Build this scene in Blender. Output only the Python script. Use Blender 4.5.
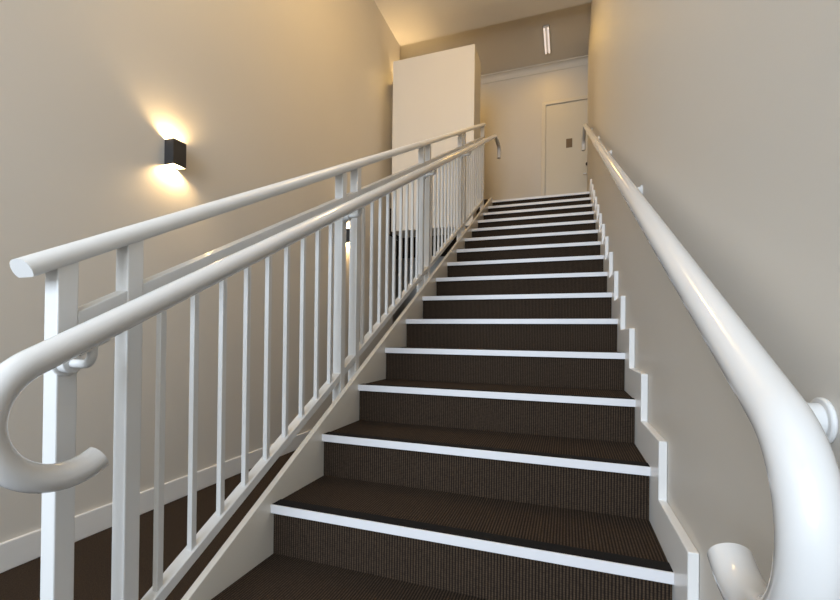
import bpy, bmesh, math
from mathutils import Vector, Matrix

for o in list(bpy.data.objects):
    bpy.data.objects.remove(o)
scene = bpy.context.scene
COL = scene.collection

# ------------------------------------------------------------------ dimensions (metres)
FZ = 0.495                 # height of the first nosing strip in view above the floor
RISE, GOING = 0.165, 0.30542
HW = 0.5826                # half width of the flight
SLOPE = RISE / GOING
RS = 0.531                 # slope of the rails
XL, XR = -2.005, 0.605     # faces of the left and right wall
YB = 5.95                  # back wall of the landing
YF = -4.6                  # entrance wall behind the camera
TOP = FZ + 14 * RISE       # landing floor
YT = 14 * GOING            # landing edge
CEIL = FZ + 4.80           # stair ceiling
LCEIL = FZ + 4.95          # landing ceiling
YC = 4.56                  # edge of the stair ceiling

# ------------------------------------------------------------------ camera
def look(yaw, pitch, roll):
    f = Vector((-math.sin(yaw) * math.cos(pitch), math.cos(yaw) * math.cos(pitch), math.sin(pitch)))
    r = Vector((math.cos(yaw), math.sin(yaw), 0))
    u = r.cross(f)
    c, s = math.cos(roll), math.sin(roll)
    R = c * r + s * u
    U = -s * r + c * u
    return Matrix((R, U, -f)).transposed()

cam_data = bpy.data.cameras.new('camera')
cam = bpy.data.objects.new('camera', cam_data)
COL.objects.link(cam)
cam_data.sensor_fit = 'HORIZONTAL'
cam_data.sensor_width = 36
cam_data.lens = 36 * 422.85 / 840
cam_data.shift_y = 32.9 / 840
cam_data.clip_start = 0.02
cam.matrix_world = Matrix.Translation((0.33322, -1.16194, FZ + 0.56623)) @ look(0.332932, 0.0055285, 0.0111288).to_4x4()
scene.camera = cam

# ------------------------------------------------------------------ world, lights, exposure
world = bpy.data.worlds.new('world')
scene.world = world
world.use_nodes = True
bg = world.node_tree.nodes['Background']
bg.inputs[0].default_value = (0.72, 0.82, 1.0, 1)
bg.inputs[1].default_value = 1.0

def area(name, loc, direction, sx, sy, power, color, spread=180):
    d = bpy.data.lights.new(name, 'AREA')
    d.shape = 'RECTANGLE'
    d.size, d.size_y = sx, sy
    d.energy = power
    d.color = color
    d.spread = math.radians(spread)
    o = bpy.data.objects.new(name, d)
    COL.objects.link(o)
    o.location = loc
    o.rotation_euler = Vector(direction).to_track_quat('-Z', 'Y').to_euler()
    return o

# daylight through the glazed entrance behind the camera
area('entrance_daylight', (-0.68, YF + 0.03, 2.6), (0, 1, 0), 2.3, 2.9, 235, (0.73, 0.855, 1.0))

SCONCE_POWER = 10.5
WARM = (1.0, 0.70, 0.35)

scene.view_settings.view_transform = 'Standard'
scene.view_settings.look = 'None'
scene.view_settings.gamma = 1
scene.view_settings.use_curve_mapping = False
scene.view_settings.exposure = 0.14

# ------------------------------------------------------------------ materials
def mat(name, color, rough=0.5, metallic=0.0, coat=0.0, spec=0.5):
    m = bpy.data.materials.new(name)
    m.use_nodes = True
    b = m.node_tree.nodes['Principled BSDF']
    b.inputs['Base Color'].default_value = (*color, 1)
    b.inputs['Roughness'].default_value = rough
    b.inputs['Metallic'].default_value = metallic
    b.inputs['Coat Weight'].default_value = coat
    b.inputs['Coat Roughness'].default_value = 0.05
    b.inputs['Specular IOR Level'].default_value = spec
    return m

def noise_bump(m, scale, strength, dist=0.002, detail=3):
    nt = m.node_tree
    b = nt.nodes['Principled BSDF']
    tc = nt.nodes.new('ShaderNodeTexCoord')
    n = nt.nodes.new('ShaderNodeTexNoise')
    n.inputs['Scale'].default_value = scale
    n.inputs['Detail'].default_value = detail
    bu = nt.nodes.new('ShaderNodeBump')
    bu.inputs['Strength'].default_value = strength
    bu.inputs['Distance'].default_value = dist
    nt.links.new(tc.outputs['Object'], n.inputs['Vector'])
    nt.links.new(n.outputs['Fac'], bu.inputs['Height'])
    nt.links.new(bu.outputs['Normal'], b.inputs['Normal'])

def paint_variation(m, c1, c2, scale):
    nt = m.node_tree
    b = nt.nodes['Principled BSDF']
    tc = nt.nodes.new('ShaderNodeTexCoord')
    n = nt.nodes.new('ShaderNodeTexNoise')
    n.inputs['Scale'].default_value = scale
    n.inputs['Detail'].default_value = 2
    r = nt.nodes.new('ShaderNodeValToRGB')
    r.color_ramp.elements[0].position = 0.3
    r.color_ramp.elements[1].position = 0.7
    r.color_ramp.elements[0].color = (*c1, 1)
    r.color_ramp.elements[1].color = (*c2, 1)
    nt.links.new(tc.outputs['Object'], n.inputs['Vector'])
    nt.links.new(n.outputs['Fac'], r.inputs['Fac'])
    nt.links.new(r.outputs['Color'], b.inputs['Base Color'])

M_WALL = mat('cream_wall_paint', (0.62, 0.585, 0.525), 0.5)
paint_variation(M_WALL, (0.616, 0.572, 0.508), (0.624, 0.582, 0.520), 1.3)
noise_bump(M_WALL, 220, 0.06)
M_CEIL = mat('ceiling_paint', (0.64, 0.595, 0.52), 0.8)
noise_bump(M_CEIL, 180, 0.05)
M_TRIM = mat('white_trim_paint', (0.78, 0.76, 0.73), 0.28)
noise_bump(M_TRIM, 60, 0.03)
M_STRINGER = mat('painted_stringer', (0.74, 0.69, 0.61), 0.22)
noise_bump(M_STRINGER, 70, 0.05)
M_WHITE = mat('white_powder_coat', (0.68, 0.67, 0.65), 0.3)
noise_bump(M_WHITE, 500, 0.02)
M_GLOSS = mat('gloss_white_rail', (0.67, 0.655, 0.635), 0.18, coat=0.6)
noise_bump(M_GLOSS, 14, 0.02)
M_STRIP = mat('white_nosing_strip', (0.73, 0.715, 0.72), 0.4)
noise_bump(M_STRIP, 300, 0.03)
M_BLACK = mat('black_grit_insert', (0.010, 0.009, 0.009), 0.85, spec=0.15)
noise_bump(M_BLACK, 900, 0.4)
M_LAMP = mat('charcoal_lamp_body', (0.022, 0.021, 0.022), 0.45)
noise_bump(M_LAMP, 700, 0.1)
M_REFL = mat('lamp_reflector', (0.85, 0.82, 0.75), 0.4)
noise_bump(M_REFL, 200, 0.02)
M_DOOR = mat('door_paint', (0.66, 0.60, 0.49), 0.4)
noise_bump(M_DOOR, 40, 0.03)
M_SIGN = mat('brown_plate', (0.16, 0.11, 0.065), 0.4, metallic=0.3)
noise_bump(M_SIGN, 300, 0.05)
M_METAL = mat('satin_steel', (0.55, 0.52, 0.48), 0.3, metallic=1.0)
noise_bump(M_METAL, 300, 0.03)
M_DARKMETAL = mat('dark_lock_metal', (0.05, 0.04, 0.035), 0.4, metallic=0.6)
noise_bump(M_DARKMETAL, 300, 0.03)
M_FRAME = mat('dark_aluminium', (0.10, 0.10, 0.10), 0.4, metallic=0.6)
noise_bump(M_FRAME, 300, 0.03)

def glow(name, color, strength):
    m = mat(name, color, 0.4)
    b = m.node_tree.nodes['Principled BSDF']
    b.inputs['Emission Color'].default_value = (*color, 1)
    b.inputs['Emission Strength'].default_value = strength
    noise_bump(m, 60, 0.01)
    return m
M_TUBE = glow('fluorescent_tube', (1.0, 0.90, 0.84), 0.55)
M_FILL_GLOBE = glow('fill_globe_glow', (1.0, 0.66, 0.25), 72.0)  # glow of the added pendant that warms the stairs

def carpet(name, ribs_axis):
    """dark ribbed loop carpet: a grid of tan flecks on near black, with ribs"""
    m = bpy.data.materials.new(name)
    m.use_nodes = True
    nt = m.node_tree
    L = nt.links.new
    b = nt.nodes['Principled BSDF']
    b.inputs['Roughness'].default_value = 0.95
    b.inputs['Specular IOR Level'].default_value = 0.1
    tc = nt.nodes.new('ShaderNodeTexCoord')
    sep = nt.nodes.new('ShaderNodeSeparateXYZ')
    L(tc.outputs['Object'], sep.inputs[0])
    def wave(sock, period):
        mu = nt.nodes.new('ShaderNodeMath'); mu.operation = 'MULTIPLY'
        mu.inputs[1].default_value = 2 * math.pi / period
        L(sock, mu.inputs[0])
        si = nt.nodes.new('ShaderNodeMath'); si.operation = 'SINE'
        L(mu.outputs[0], si.inputs[0])
        ma = nt.nodes.new('ShaderNodeMapRange')
        ma.inputs['From Min'].default_value = -1
        L(si.outputs[0], ma.inputs['Value'])
        return ma.outputs[0]
    wx = wave(sep.outputs['X'], 0.0085)
    ad = nt.nodes.new('ShaderNodeMath'); ad.operation = 'ADD'
    L(sep.outputs['Y'], ad.inputs[0]); L(sep.outputs['Z'], ad.inputs[1])
    wy = wave(ad.outputs[0], 0.006)
    pr = nt.nodes.new('ShaderNodeMath'); pr.operation = 'MULTIPLY'
    wk = nt.nodes.new('ShaderNodeMapRange')
    wk.inputs['To Min'].default_value = 0.55
    L(wy, wk.inputs['Value'])
    L(wx, pr.inputs[0]); L(wk.outputs[0], pr.inputs[1])
    no = nt.nodes.new('ShaderNodeTexNoise')
    no.inputs['Scale'].default_value = 160
    no.inputs['Detail'].default_value = 3
    L(tc.outputs['Object'], no.inputs['Vector'])
    mx = nt.nodes.new('ShaderNodeMath'); mx.operation = 'MULTIPLY'
    L(pr.outputs[0], mx.inputs[0]); L(no.outputs['Fac'], mx.inputs[1])
    rp = nt.nodes.new('ShaderNodeValToRGB')
    rp.color_ramp.elements[0].position = 0.05
    rp.color_ramp.elements[1].position = 0.45
    rp.color_ramp.elements[0].color = (0.016, 0.011, 0.008, 1)
    rp.color_ramp.elements[1].color = (0.074, 0.049, 0.031, 1)
    L(mx.outputs[0], rp.inputs['Fac'])
    L(rp.outputs['Color'], b.inputs['Base Color'])
    bu = nt.nodes.new('ShaderNodeBump')
    bu.inputs['Strength'].default_value = 0.35
    bu.inputs['Distance'].default_value = 0.003
    L(wx, bu.inputs['Height'])
    L(bu.outputs['Normal'], b.inputs['Normal'])
    return m
M_CARPET = carpet('ribbed_dark_carpet', 'X')

# ------------------------------------------------------------------ mesh helpers
def box(bm, x0, x1, y0, y1, z0, z1):
    r = bmesh.ops.create_cube(bm, size=1)
    bmesh.ops.transform(bm, verts=r['verts'], matrix=Matrix.Translation(((x0 + x1) / 2, (y0 + y1) / 2, (z0 + z1) / 2)) @ Matrix.Diagonal((x1 - x0, y1 - y0, z1 - z0, 1)))

def prism_yz(bm, pts, x0, x1):
    """polygon in the YZ plane extruded along X"""
    a = [bm.verts.new((x0, y, z)) for y, z in pts]
    b = [bm.verts.new((x1, y, z)) for y, z in pts]
    n = len(pts)
    bm.faces.new(a)
    bm.faces.new(b[::-1])
    for i in range(n):
        j = (i + 1) % n
        bm.faces.new((a[j], a[i], b[i], b[j]))

def sweep(bm, path, profile, up=Vector((1, 0, 0)), cap=True):
    """closed profile (u,v) swept along a path; u lies along 'side', v along 'normal'"""
    P = [Vector(p) for p in path]
    rings = []
    n = len(P)
    for i, p in enumerate(P):
        t = (P[min(i + 1, n - 1)] - P[max(i - 1, 0)]).normalized()
        side = (up - up.dot(t) * t).normalized()
        nor = side.cross(t)
        rings.append([bm.verts.new(p + side * u + nor * v) for u, v in profile])
    k = len(profile)
    for a, b in zip(rings[:-1], rings[1:]):
        for i in range(k):
            j = (i + 1) % k
            bm.faces.new((a[i], a[j], b[j], b[i]))
    if cap:
        bm.faces.new(rings[0][::-1])
        bm.faces.new(rings[-1])

def circle(r, n=32):
    return [(r * math.cos(2 * math.pi * i / n), r * math.sin(2 * math.pi * i / n)) for i in range(n)]

def cyl(bm, p, q, r, n=24):
    p, q = Vector(p), Vector(q)
    t = (q - p).normalized()
    up = Vector((0, 0, 1)) if abs(t.z) < 0.9 else Vector((1, 0, 0))
    sweep(bm, [p, q], circle(r, n), up)

def obj(name, bm, m, parent=None, bevel=0.0, smooth=False, segs=2):
    bmesh.ops.recalc_face_normals(bm, faces=bm.faces)
    me = bpy.data.meshes.new(name)
    bm.to_mesh(me)
    bm.free()
    me.materials.append(m)
    o = bpy.data.objects.new(name, me)
    COL.objects.link(o)
    if parent is not None:
        o.parent = parent
        o.matrix_parent_inverse = Matrix.Translation(-Vector(parent.location))
    if smooth:
        for p in me.polygons:
            p.use_smooth = True
        me.set_sharp_from_angle(angle=math.radians(50))
    if bevel:
        b = o.modifiers.new('bevel', 'BEVEL')
        b.width = bevel
        b.segments = segs
        b.limit_method = 'ANGLE'
        b.angle_limit = math.radians(40)
    return o

def thing(name, label, cat, loc=(0, 0, 0), group=None):
    o = bpy.data.objects.new(name, None)
    o.empty_display_size = 0.1
    COL.objects.link(o)
    o.location = loc
    o['label'] = label
    o['category'] = cat
    if group:
        o['group'] = group
    return o

def struct(name, bm, m, bevel=0.0, label=None, cat=None):
    o = obj(name, bm, m, None, bevel)
    o['kind'] = 'structure'
    if label:
        o['label'] = label
    if cat:
        o['category'] = cat
    return o

def boxes(*bs):
    bm = bmesh.new()
    for b in bs:
        box(bm, *b)
    return bm

# ------------------------------------------------------------------ the room
XE = -3.6      # far left end of the landing and of the space below it
XRR = 1.9      # far right end of the landing
UNDER = FZ + 1.95
YLOW = 4.4    # end of the left wall on the lower floor

struct('floor', boxes((XE, XRR, YF - 0.2, YB + 0.2, -0.15, 0)), M_CARPET, label='dark brown carpet floor left of the stairs', cat='floor')
bm = bmesh.new()
prism_yz(bm, [(YF, 0), (YLOW, 0), (YLOW, UNDER), (YC, UNDER), (YC, CEIL), (YF, CEIL)], XL - 0.15, XL)
struct('wall_left', bm, M_WALL, label='tall cream wall on the left carrying the lamps', cat='wall')
struct('wall_right', boxes((XR, XR + 0.15, YF, 5.5, 0, LCEIL + 0.05)), M_WALL, label='cream wall to the right of the stairs', cat='wall')
struct('wall_back', boxes((XE, XRR, YB, YB + 0.15, 0, LCEIL + 0.05)), M_WALL, label='cream back wall of the landing with the door', cat='wall')
struct('wall_end', boxes((XE - 0.15, XE, YC - 0.2, YB + 0.15, TOP - 0.36, LCEIL + 0.05)), M_WALL)
struct('wall_side', boxes((XRR, XRR + 0.15, 5.0, YB + 0.15, TOP - 0.4, LCEIL + 0.05), (XR + 0.15, XRR, 5.35, 5.5, TOP - 0.4, LCEIL + 0.05)), M_WALL)
struct('wall_return', boxes((XE, XL - 0.15, YC - 0.15, YC, TOP - 0.36, LCEIL + 0.05)), M_WALL)
struct('wall_under', boxes((XE, XL - 0.15, YLOW - 0.15, YLOW, 0, TOP - 0.36), (XE - 0.15, XE, YLOW - 0.15, YB + 0.15, 0, TOP - 0.36)), M_WALL)
# wide wall block hanging at the edge of the landing
struct('wall_landing', boxes((-1.872, -0.772, 4.0, 4.39, FZ + 1.937, FZ + 4.2)), M_WALL, bevel=0.004,
       label='pale freestanding wall block at the landing edge behind the balustrade', cat='wall')
struct('ceiling', boxes((XL - 0.15, XR + 0.15, YF, YC, CEIL, CEIL + 0.35)), M_CEIL, label='high ceiling over the stairs', cat='ceiling')
struct('ceiling_landing', boxes((XE, XRR, YC, YB + 0.15, LCEIL, LCEIL + 0.15), (XE, XL - 0.15, YC - 0.2, YC, LCEIL, LCEIL + 0.15)), M_CEIL,
       label='darker ceiling over the upper landing', cat='ceiling')
# landing slab: the part at the head of the stairs and the part behind the wall block
struct('floor_landing', boxes((-0.63, XR, YT + 0.02, 5.5, TOP - 0.36, TOP), (-0.63, XRR, 5.5, YB, TOP - 0.36, TOP),
                              (XL, -0.63, 4.2, YB, TOP - 0.36, TOP), (XE, XL, YC, YB, TOP - 0.36, TOP)), M_CARPET,
       label='carpeted upper landing floor', cat='floor')

# skirting boards
def board(name, b, label=None):
    return struct(name, boxes(b), M_TRIM, bevel=0.006, label=label, cat='skirting board' if label else None)
board('baseboard_left', (XL, XL + 0.016, YF, YLOW, 0, 0.131), 'long white skirting board along the left wall')
board('baseboard_right', (XR - 0.016, XR, YT + 0.05, 5.5, TOP, TOP + 0.13))
board('baseboard_back', (XL, -0.075, YB - 0.016, YB, TOP, TOP + 0.12))
board('baseboard_under', (XE, XR, YB - 0.016, YB, 0, 0.131))

# cornice on the landing's back wall
bm = bmesh.new()
prof = [(YB, LCEIL - 0.10), (YB - 0.012, LCEIL - 0.10), (YB - 0.015, LCEIL - 0.086)]
for i in range(9):
    a = math.radians(90 * i / 8)
    prof.append((YB - 0.017 - 0.060 * (1 - math.cos(a)), LCEIL - 0.080 + 0.066 * math.sin(a)))
prof += [(YB - 0.088, LCEIL - 0.012), (YB - 0.088, LCEIL), (YB, LCEIL)]
prism_yz(bm, prof, XE, XRR)
struct('trim_1', bm, M_CEIL, label='pale moulded cornice along the top of the back wall', cat='cornice')

# entrance wall behind the camera, with the glazed opening that lets the daylight in
struct('wall_front', boxes((XL - 0.15, -1.9, YF - 0.15, YF, 0, CEIL), (0.55, XR + 0.15, YF - 0.15, YF, 0, CEIL), (-1.9, 0.55, YF - 0.15, YF, 4.1, CEIL)), M_WALL)
win = obj('window_1', boxes((-1.9, -1.84, YF - 0.1, YF - 0.04, 0.05, 4.1), (0.49, 0.55, YF - 0.1, YF - 0.04, 0.05, 4.1), (-0.71, -0.65, YF - 0.1, YF - 0.04, 0.05, 4.1),
                            (-1.9, 0.55, YF - 0.1, YF - 0.04, 4.04, 4.1), (-1.9, 0.55, YF - 0.1, YF - 0.04, 0.0, 0.05), (-1.9, 0.55, YF - 0.1, YF - 0.04, 2.1, 2.16)), M_FRAME)
win['kind'] = 'structure'

# door on the landing
DZ = TOP
door = obj('door_1', boxes((0.0, 0.72, YB - 0.012, YB + 0.02, DZ + 0.008, DZ + 1.985)), M_DOOR, bevel=0.003)
door['kind'] = 'structure'
door['label'] = 'plain cream door on the landing at the head of the stairs'
door['category'] = 'door'
bm = boxes((-0.072, -0.008, YB - 0.034, YB + 0.02, DZ, DZ + 2.05), (0.728, 0.79, YB - 0.034, YB + 0.02, DZ, DZ + 2.05), (-0.072, 0.79, YB - 0.0345, YB + 0.02, DZ + 1.993, DZ + 2.0505))
obj('door_frame', bm, M_DOOR, door, bevel=0.008)
obj('plate', boxes((0.305, 0.398, YB - 0.016, YB - 0.011, DZ + 1.265, DZ + 1.408)), M_SIGN, door, bevel=0.003)['label'] = 'small brown square plate on the door'
bm = bmesh.new()
cyl(bm, (0.622, YB - 0.011, DZ + 0.97), (0.622, YB - 0.03, DZ + 0.97), 0.026)
obj('lock', bm, M_DARKMETAL, door, smooth=True)['label'] = 'dark round door lock'
bm = bmesh.new()
cyl(bm, (0.65, YB - 0.011, DZ + 0.81), (0.65, YB - 0.02, DZ + 0.81), 0.026)
cyl(bm, (0.65, YB - 0.02, DZ + 0.81), (0.65, YB - 0.05, DZ + 0.81), 0.009)
sweep(bm, [(0.66, YB - 0.05, DZ + 0.81), (0.60, YB - 0.052, DZ + 0.81), (0.56, YB - 0.046, DZ + 0.812)], circle(0.009, 16), Vector((0, 0, 1)))
obj('door_handle', bm, M_METAL, door, smooth=True)['label'] = 'steel lever door handle'

# ------------------------------------------------------------------ the staircase
st = thing('staircase', 'straight flight of dark carpeted stairs with white edge strips', 'staircase', (0, -2 * GOING, 0))
OV = 0.016      # nosing overhang
N0, N1 = -2, 14
def tz(n):
    return FZ + n * RISE
bmR = None
for n in range(N0, N1 + 1):
    y, z = n * GOING, tz(n)
    obj('riser', boxes((-HW, HW, y + OV, y + OV + 0.02, z - RISE - (0.001 if n > N0 else 0), z - 0.024)), M_CARPET, st)
    ye = y + GOING + OV + 0.004 if n < N1 else y + 0.06
    obj('tread', boxes((-HW, HW, y + 0.05, ye, z - 0.02, z)), M_CARPET, st, bevel=0.002)
    nz = obj('nosing', boxes((-HW, HW, y + 0.004, y + 0.052, z - 0.024, z + 0.002)), M_BLACK, st)
    nz['label'] = 'black grit insert on the step edge'
    es = obj('edge_strip', boxes((-HW, HW, y - 0.001, y + 0.005, z - 0.025, z + 0.0025)), M_STRIP, nz, bevel=0.001)
    es['label'] = 'white strip along the step edge'
# carcass below the treads
pts = [(N0 * GOING + OV + 0.018, 0.001)]
for n in range(N0, N1):
    pts += [(n * GOING + OV + 0.018, tz(n) - 0.02), ((n + 1) * GOING + OV + 0.018, tz(n) - 0.02)]
pts += [(N1 * GOING + OV + 0.018, tz(N1) - 0.3), (N1 * GOING - 0.1, tz(N1) - 0.45), (1.0, 0.001)]
bm = bmesh.new()
prism_yz(bm, pts, -HW, HW)
obj('carcass', bm, M_STRINGER, st)
# left stringer: sloping board with a flat white top edge
y0, y1 = N0 * GOING - 0.06, YT - 0.02
def hs(y, h):
    return FZ + SLOPE * y + h
bm = bmesh.new()
prism_yz(bm, [(y0 - 0.1, 0.0), (y0 - 0.1, max(0.02, hs(y0 - 0.1, 0.05))), (y0, hs(y0, 0.05)), (y1, hs(y1, 0.05)), (YT + 0.02, TOP + 0.04), (YT + 0.02, TOP - 0.30), (y1 - 0.1, hs(y1 - 0.1, -0.30)), (1.0, 0.0)], -HW - 0.0218, -HW)
obj('stringer', bm, M_STRINGER, st, bevel=0.002)['label'] = 'sloping cream stringer along the left ends of the steps'
# right saw-tooth skirting
FR, UPH = 0.118, 0.11
pts = [(N0 * GOING - FR, 0.0)]
for n in range(N0, N1 + 1):
    pts.append((n * GOING - FR, tz(n) + UPH))
    if n < N1:
        pts.append(((n + 1) * GOING - FR, tz(n) + UPH))
pts += [(YT + 0.05, TOP + UPH + 0.002), (YT + 0.05, TOP - 0.3), (1.0, 0.0)]
bm = bmesh.new()
prism_yz(bm, pts, HW, XR - 0.0005)
obj('skirting_board', bm, M_TRIM, st, bevel=0.003)['label'] = 'stepped white skirting board along the right wall'

# ------------------------------------------------------------------ the balustrade
BX = -0.625
def rz(y, h):
    return FZ + h + RS * y
bal = thing('balustrade', 'white metal balustrade of square posts and thin upright bars left of the stairs', 'balustrade', (BX, -0.6, 0))
PP = 1.100
pairs = [(-0.595 + PP * k, -0.456 + PP * k) for k in range(5)]
posts = []
for a, b in pairs:
    posts += [a, b]
posts = posts[:-1]
for y in posts:
    foot = max(0.0, hs(y, -0.16))
    obj('post', boxes((BX - 0.02, BX + 0.02, y - 0.019, y + 0.019, foot, rz(y, 1.026))), M_WHITE, bal, bevel=0.0025)
yE = posts[-1] + 0.02
def rail_box(name, h0, h1, ys, ye, w, slope_h):
    bm = bmesh.new()
    prism_yz(bm, [(ys, slope_h(ys, h0)), (ye, slope_h(ye, h0)), (ye, slope_h(ye, h1)), (ys, slope_h(ys, h1))], BX - w, BX + w)
    return obj(name, bm, M_WHITE, bal, bevel=0.002)
panels = [(pairs[k][1], pairs[k + 1][0]) for k in range(4)]
rail_box('mid_rail', 0.872, 0.912, posts[0] + 0.019, yE, 0.019, rz)
rail_box('bottom_rail', 0.098, 0.131, posts[1] + 0.019, yE, 0.019, hs)
for a, b in panels:
    n = 9
    for i in range(n):
        y = a + (b - a) * (i + 0.82) / (n + 0.64)
        obj('baluster', boxes((BX - 0.006, BX + 0.010, y - 0.008, y + 0.008, hs(y, 0.12), rz(y, 0.885))), M_WHITE, bal, bevel=0.001)
# loaf-shaped top rail
TRS = 0.535
def rt(y, h):
    return FZ + h + TRS * y
prof = [(-0.022, 0.0), (0.022, 0.0), (0.0275, 0.005), (0.0305, 0.013), (0.029, 0.022), (0.024, 0.030), (0.015, 0.0355), (0, 0.0375),
        (-0.015, 0.0355), (-0.024, 0.030), (-0.029, 0.022), (-0.0305, 0.013), (-0.0275, 0.005)]
ys = -0.655
bm = bmesh.new()
sweep(bm, [(BX, ys, rt(ys, 1.017)), (BX, yE + 0.03, rt(yE + 0.03, 1.017))], [(-u * 0.95, v * 0.97) for u, v in prof])
obj('top_rail', bm, M_WHITE, bal, smooth=True)

# ------------------------------------------------------------------ the two handrails
HR = 0.0244
def handrail_path(x, h, flat, drop, bend):
    pts = []
    R = bend[0]
    a0 = math.atan(RS)
    d = Vector((0, math.cos(a0), math.sin(a0)))
    nrm = Vector((0, -math.sin(a0), math.cos(a0)))
    yc = bend[1]
    zl = FZ + h + RS * yc
    c = Vector((x, yc, zl - R / math.cos(a0)))
    K = 28
    pts.append(c - nrm * R + d * bend[2])
    for i in range(K + 1):
        t = math.pi * (1 - i / K)
        pts.append(c + nrm * (R * math.cos(t)) - d * (R * math.sin(t)))
    yk = flat[0]
    p = Vector((x, yk, FZ + h + RS * yk))
    # bend from the slope to the level
    r2 = 0.12
    q0 = p - d * (r2 * math.tan(a0 / 2))
    cc = q0 - nrm * r2
    for i in range(9):
        t = a0 * (1 - i / 8)
        pts.append(cc + Vector((0, -math.sin(t), math.cos(t))) * r2)
    # bend from the level to straight down
    r3 = 0.075
    e = pts[-1]
    ye = flat[1]
    cc = Vector((x, ye - r3, e.z - r3))
    for i in range(13):
        t = math.radians(90 * i / 12)
        pts.append(cc + Vector((0, math.sin(t), math.cos(t))) * r3)
    pts.append(Vector((x, ye, e.z - drop)))
    return pts

def make_handrail(label, x, h, flat, drop, brackets, wall_x, bend):
    t = thing('handrail', label, 'handrail', (x, -0.6, 0))
    bm = bmesh.new()
    sweep(bm, handrail_path(x, h, flat, drop, bend), circle(HR, 40))
    obj('tube', bm, M_GLOSS, t, smooth=True)
    s = 1 if wall_x > x else -1
    for y in brackets:
        zc = FZ + h + RS * y
        zb = zc - 0.052
        bm = bmesh.new()
        # arm: out of the rose, bending up to the saddle
        path = [(wall_x - s * 0.012, y, zb - 0.010)]
        xe = x + s * 0.006
        r = 0.022
        path.append((xe + s * r, y, zb - 0.010))
        for i in range(1, 9):
            a = math.radians(90 * i / 8)
            path.append((xe + s * r * (1 - math.sin(a)), y, zb - 0.010 + r * (1 - math.cos(a))))
        path.append((xe, y, zc - HR + 0.002))
        sweep(bm, path, circle(0.0085, 16), Vector((0, 1, 0)))
        b = obj('bracket', bm, M_WHITE, t, smooth=True)
        bm = bmesh.new()
        cyl(bm, (wall_x, y, zb - 0.010), (wall_x - s * 0.006, y, zb - 0.010), 0.026)
        cyl(bm, (wall_x - s * 0.005, y, zb - 0.010), (wall_x - s * 0.026, y, zb - 0.010), 0.0195)
        obj('rose', bm, M_WHITE, b, smooth=True, bevel=0.002)
        bm = bmesh.new()
        dy = 0.026
        zz = lambda yy, k: FZ + h + RS * yy - HR * 1.13 + k
        prism_yz(bm, [(y - dy, zz(y - dy, -0.004)), (y + dy, zz(y + dy, -0.004)), (y + dy, zz(y + dy, 0.002)), (y - dy, zz(y - dy, 0.002))], x + s * 0.005 - 0.008, x + s * 0.005 + 0.008)
        obj('saddle', bm, M_WHITE, b, bevel=0.001)
    return t

make_handrail('round white handrail bracketed to the balustrade, left of the steps', -0.52, 0.884, (4.08, 4.40), 0.15,
              [-0.600, posts[2], posts[4], posts[6]], BX + 0.02, (0.109, -0.650, 0.010))
make_handrail('round glossy white handrail bracketed to the right wall', 0.53, 0.842, (4.40, 4.85), 0.125,
              [-0.572, 0.66, 1.88, 3.02, 4.2], XR, (0.118, -0.598, 0.014))

# ------------------------------------------------------------------ wall lamps
def wall_lamp(y, z, label, ways=(1, -1), boost=1.0):
    H, W, D, T = 0.155, 0.092, 0.074, 0.004
    t = thing('wall_lamp', label, 'wall lamp', (XL, y, z - H / 2), group='up and down wall lamps on the left wall')
    x0, x1 = XL + 0.001, XL + D
    za, zb = z - H / 2, z + H / 2
    bm = boxes((x0, x0 + T, y - W / 2, y + W / 2, za, zb), (x1 - T, x1, y - W / 2, y + W / 2, za, zb),
               (x0 + T, x1 - T, y - W / 2, y - W / 2 + T, za, zb), (x0 + T, x1 - T, y + W / 2 - T, y + W / 2, za, zb))
    obj('body', bm, M_LAMP, t)
    e = 0.0005
    ins = 0.0015
    for sgn in ways:
        # white reflector cup: lining of the shell and its floor
        zo = z + sgn * (H / 2 - 0.009)
        zi = z + sgn * 0.030
        lo, hi = min(zo, zi), max(zo, zi)
        a0, a1, b0, b1 = x0 + T + e, x1 - T - e, y - W / 2 + T + e, y + W / 2 - T - e
        bm = boxes((a0, a0 + ins, b0, b1, lo, hi), (a1 - ins, a1, b0, b1, lo, hi), (a0, a1, b0, b0 + ins, lo, hi), (a0, a1, b1 - ins, b1, lo, hi),
                   (a0, a1, b0, b1, zi - 0.001, zi + 0.001))
        rf = obj('reflector', bm, M_REFL, t)
        rf['label'] = 'white reflector inside the lamp'
        d = bpy.data.lights.new('lamp_bulb', 'POINT')
        d.energy = SCONCE_POWER * boost
        d.color = WARM
        d.shadow_soft_size = 0.016
        o = bpy.data.objects.new('lamp_bulb', d)
        COL.objects.link(o)
        o.location = ((x0 + x1) / 2, y, zo - sgn * 0.020)
    return t

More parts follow.
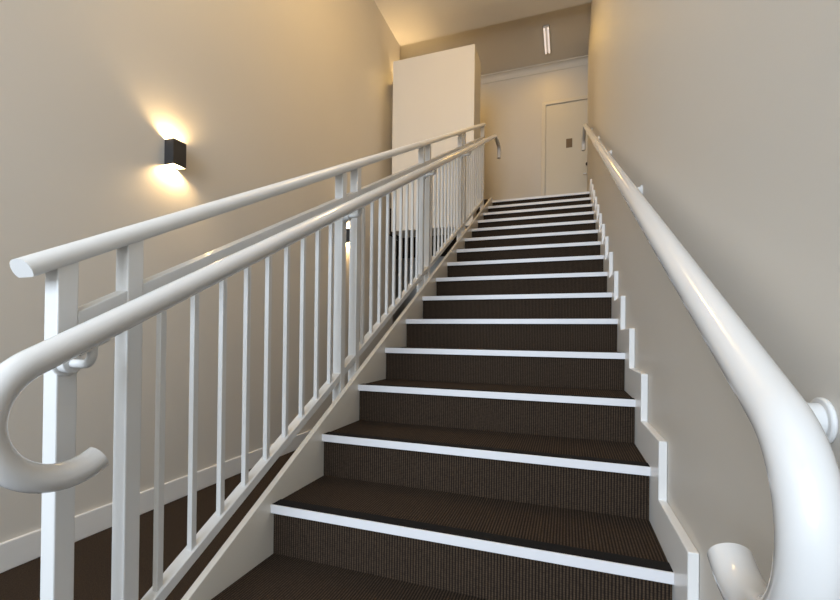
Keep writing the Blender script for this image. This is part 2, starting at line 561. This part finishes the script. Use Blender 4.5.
wall_lamp(0.812, FZ + 1.672, 'charcoal box wall lamp shining up and down, nearest on the left wall')
wall_lamp(3.075, FZ + 1.672, 'wall lamp on the left wall seen through the gap between two balustrade posts')
wall_lamp(4.46, FZ + 4.10, 'upward shining wall lamp on the left wall hidden behind the pale wall block', (1,), 1.3)

# ------------------------------------------------------------------ ceiling light on the landing
def tube_light(cx, cy, power, label):
    cl = thing('ceiling_light', label, 'ceiling light', (cx, cy, LCEIL))
    obj('housing', boxes((cx - 0.042, cx + 0.042, cy - 0.29, cy + 0.29, LCEIL - 0.03, LCEIL)), M_TRIM, cl, bevel=0.004)
    for x in (cx - 0.026, cx + 0.026):
        bm = bmesh.new()
        cyl(bm, (x, cy - 0.275, LCEIL - 0.040), (x, cy + 0.275, LCEIL - 0.040), 0.010)
        tb = obj('tube', bm, M_TUBE, cl, smooth=True)
        tb['label'] = 'white fluorescent tube'
    area('landing_lamp', (cx, cy, LCEIL - 0.06), (0, 0, -1), 0.06, 0.55, power, (1.0, 0.60, 0.15))
tube_light(0.027, 5.29, 3.6, 'slim twin tube ceiling light over the upper landing near the door')
tube_light(-1.7, 5.5, 8.5, 'added unseen twin tube light behind the pale wall block, filling the landing')  # added lamp, out of sight, to light the landing walls more evenly

# added warm fill over the flight: an unseen globe pendant above the view
PX, PY, PZ = -0.6, 1.9, FZ + 4.1
pl = thing('fill_pendant', 'added unseen globe pendant giving warm fill light over the stairs', 'added fill light', (PX, PY, CEIL))
bm = bmesh.new()
cyl(bm, (PX, PY, CEIL), (PX, PY, CEIL - 0.03), 0.06, 32)
obj('canopy', bm, M_TRIM, pl, smooth=True)
bm = bmesh.new()
cyl(bm, (PX, PY, CEIL - 0.03), (PX, PY, PZ + 0.125), 0.008, 16)
obj('rod', bm, M_TRIM, pl, smooth=True)
bm = bmesh.new()
bmesh.ops.create_uvsphere(bm, u_segments=24, v_segments=14, radius=0.13, matrix=Matrix.Translation((PX, PY, PZ)))
obj('globe', bm, M_FILL_GLOBE, pl, smooth=True)
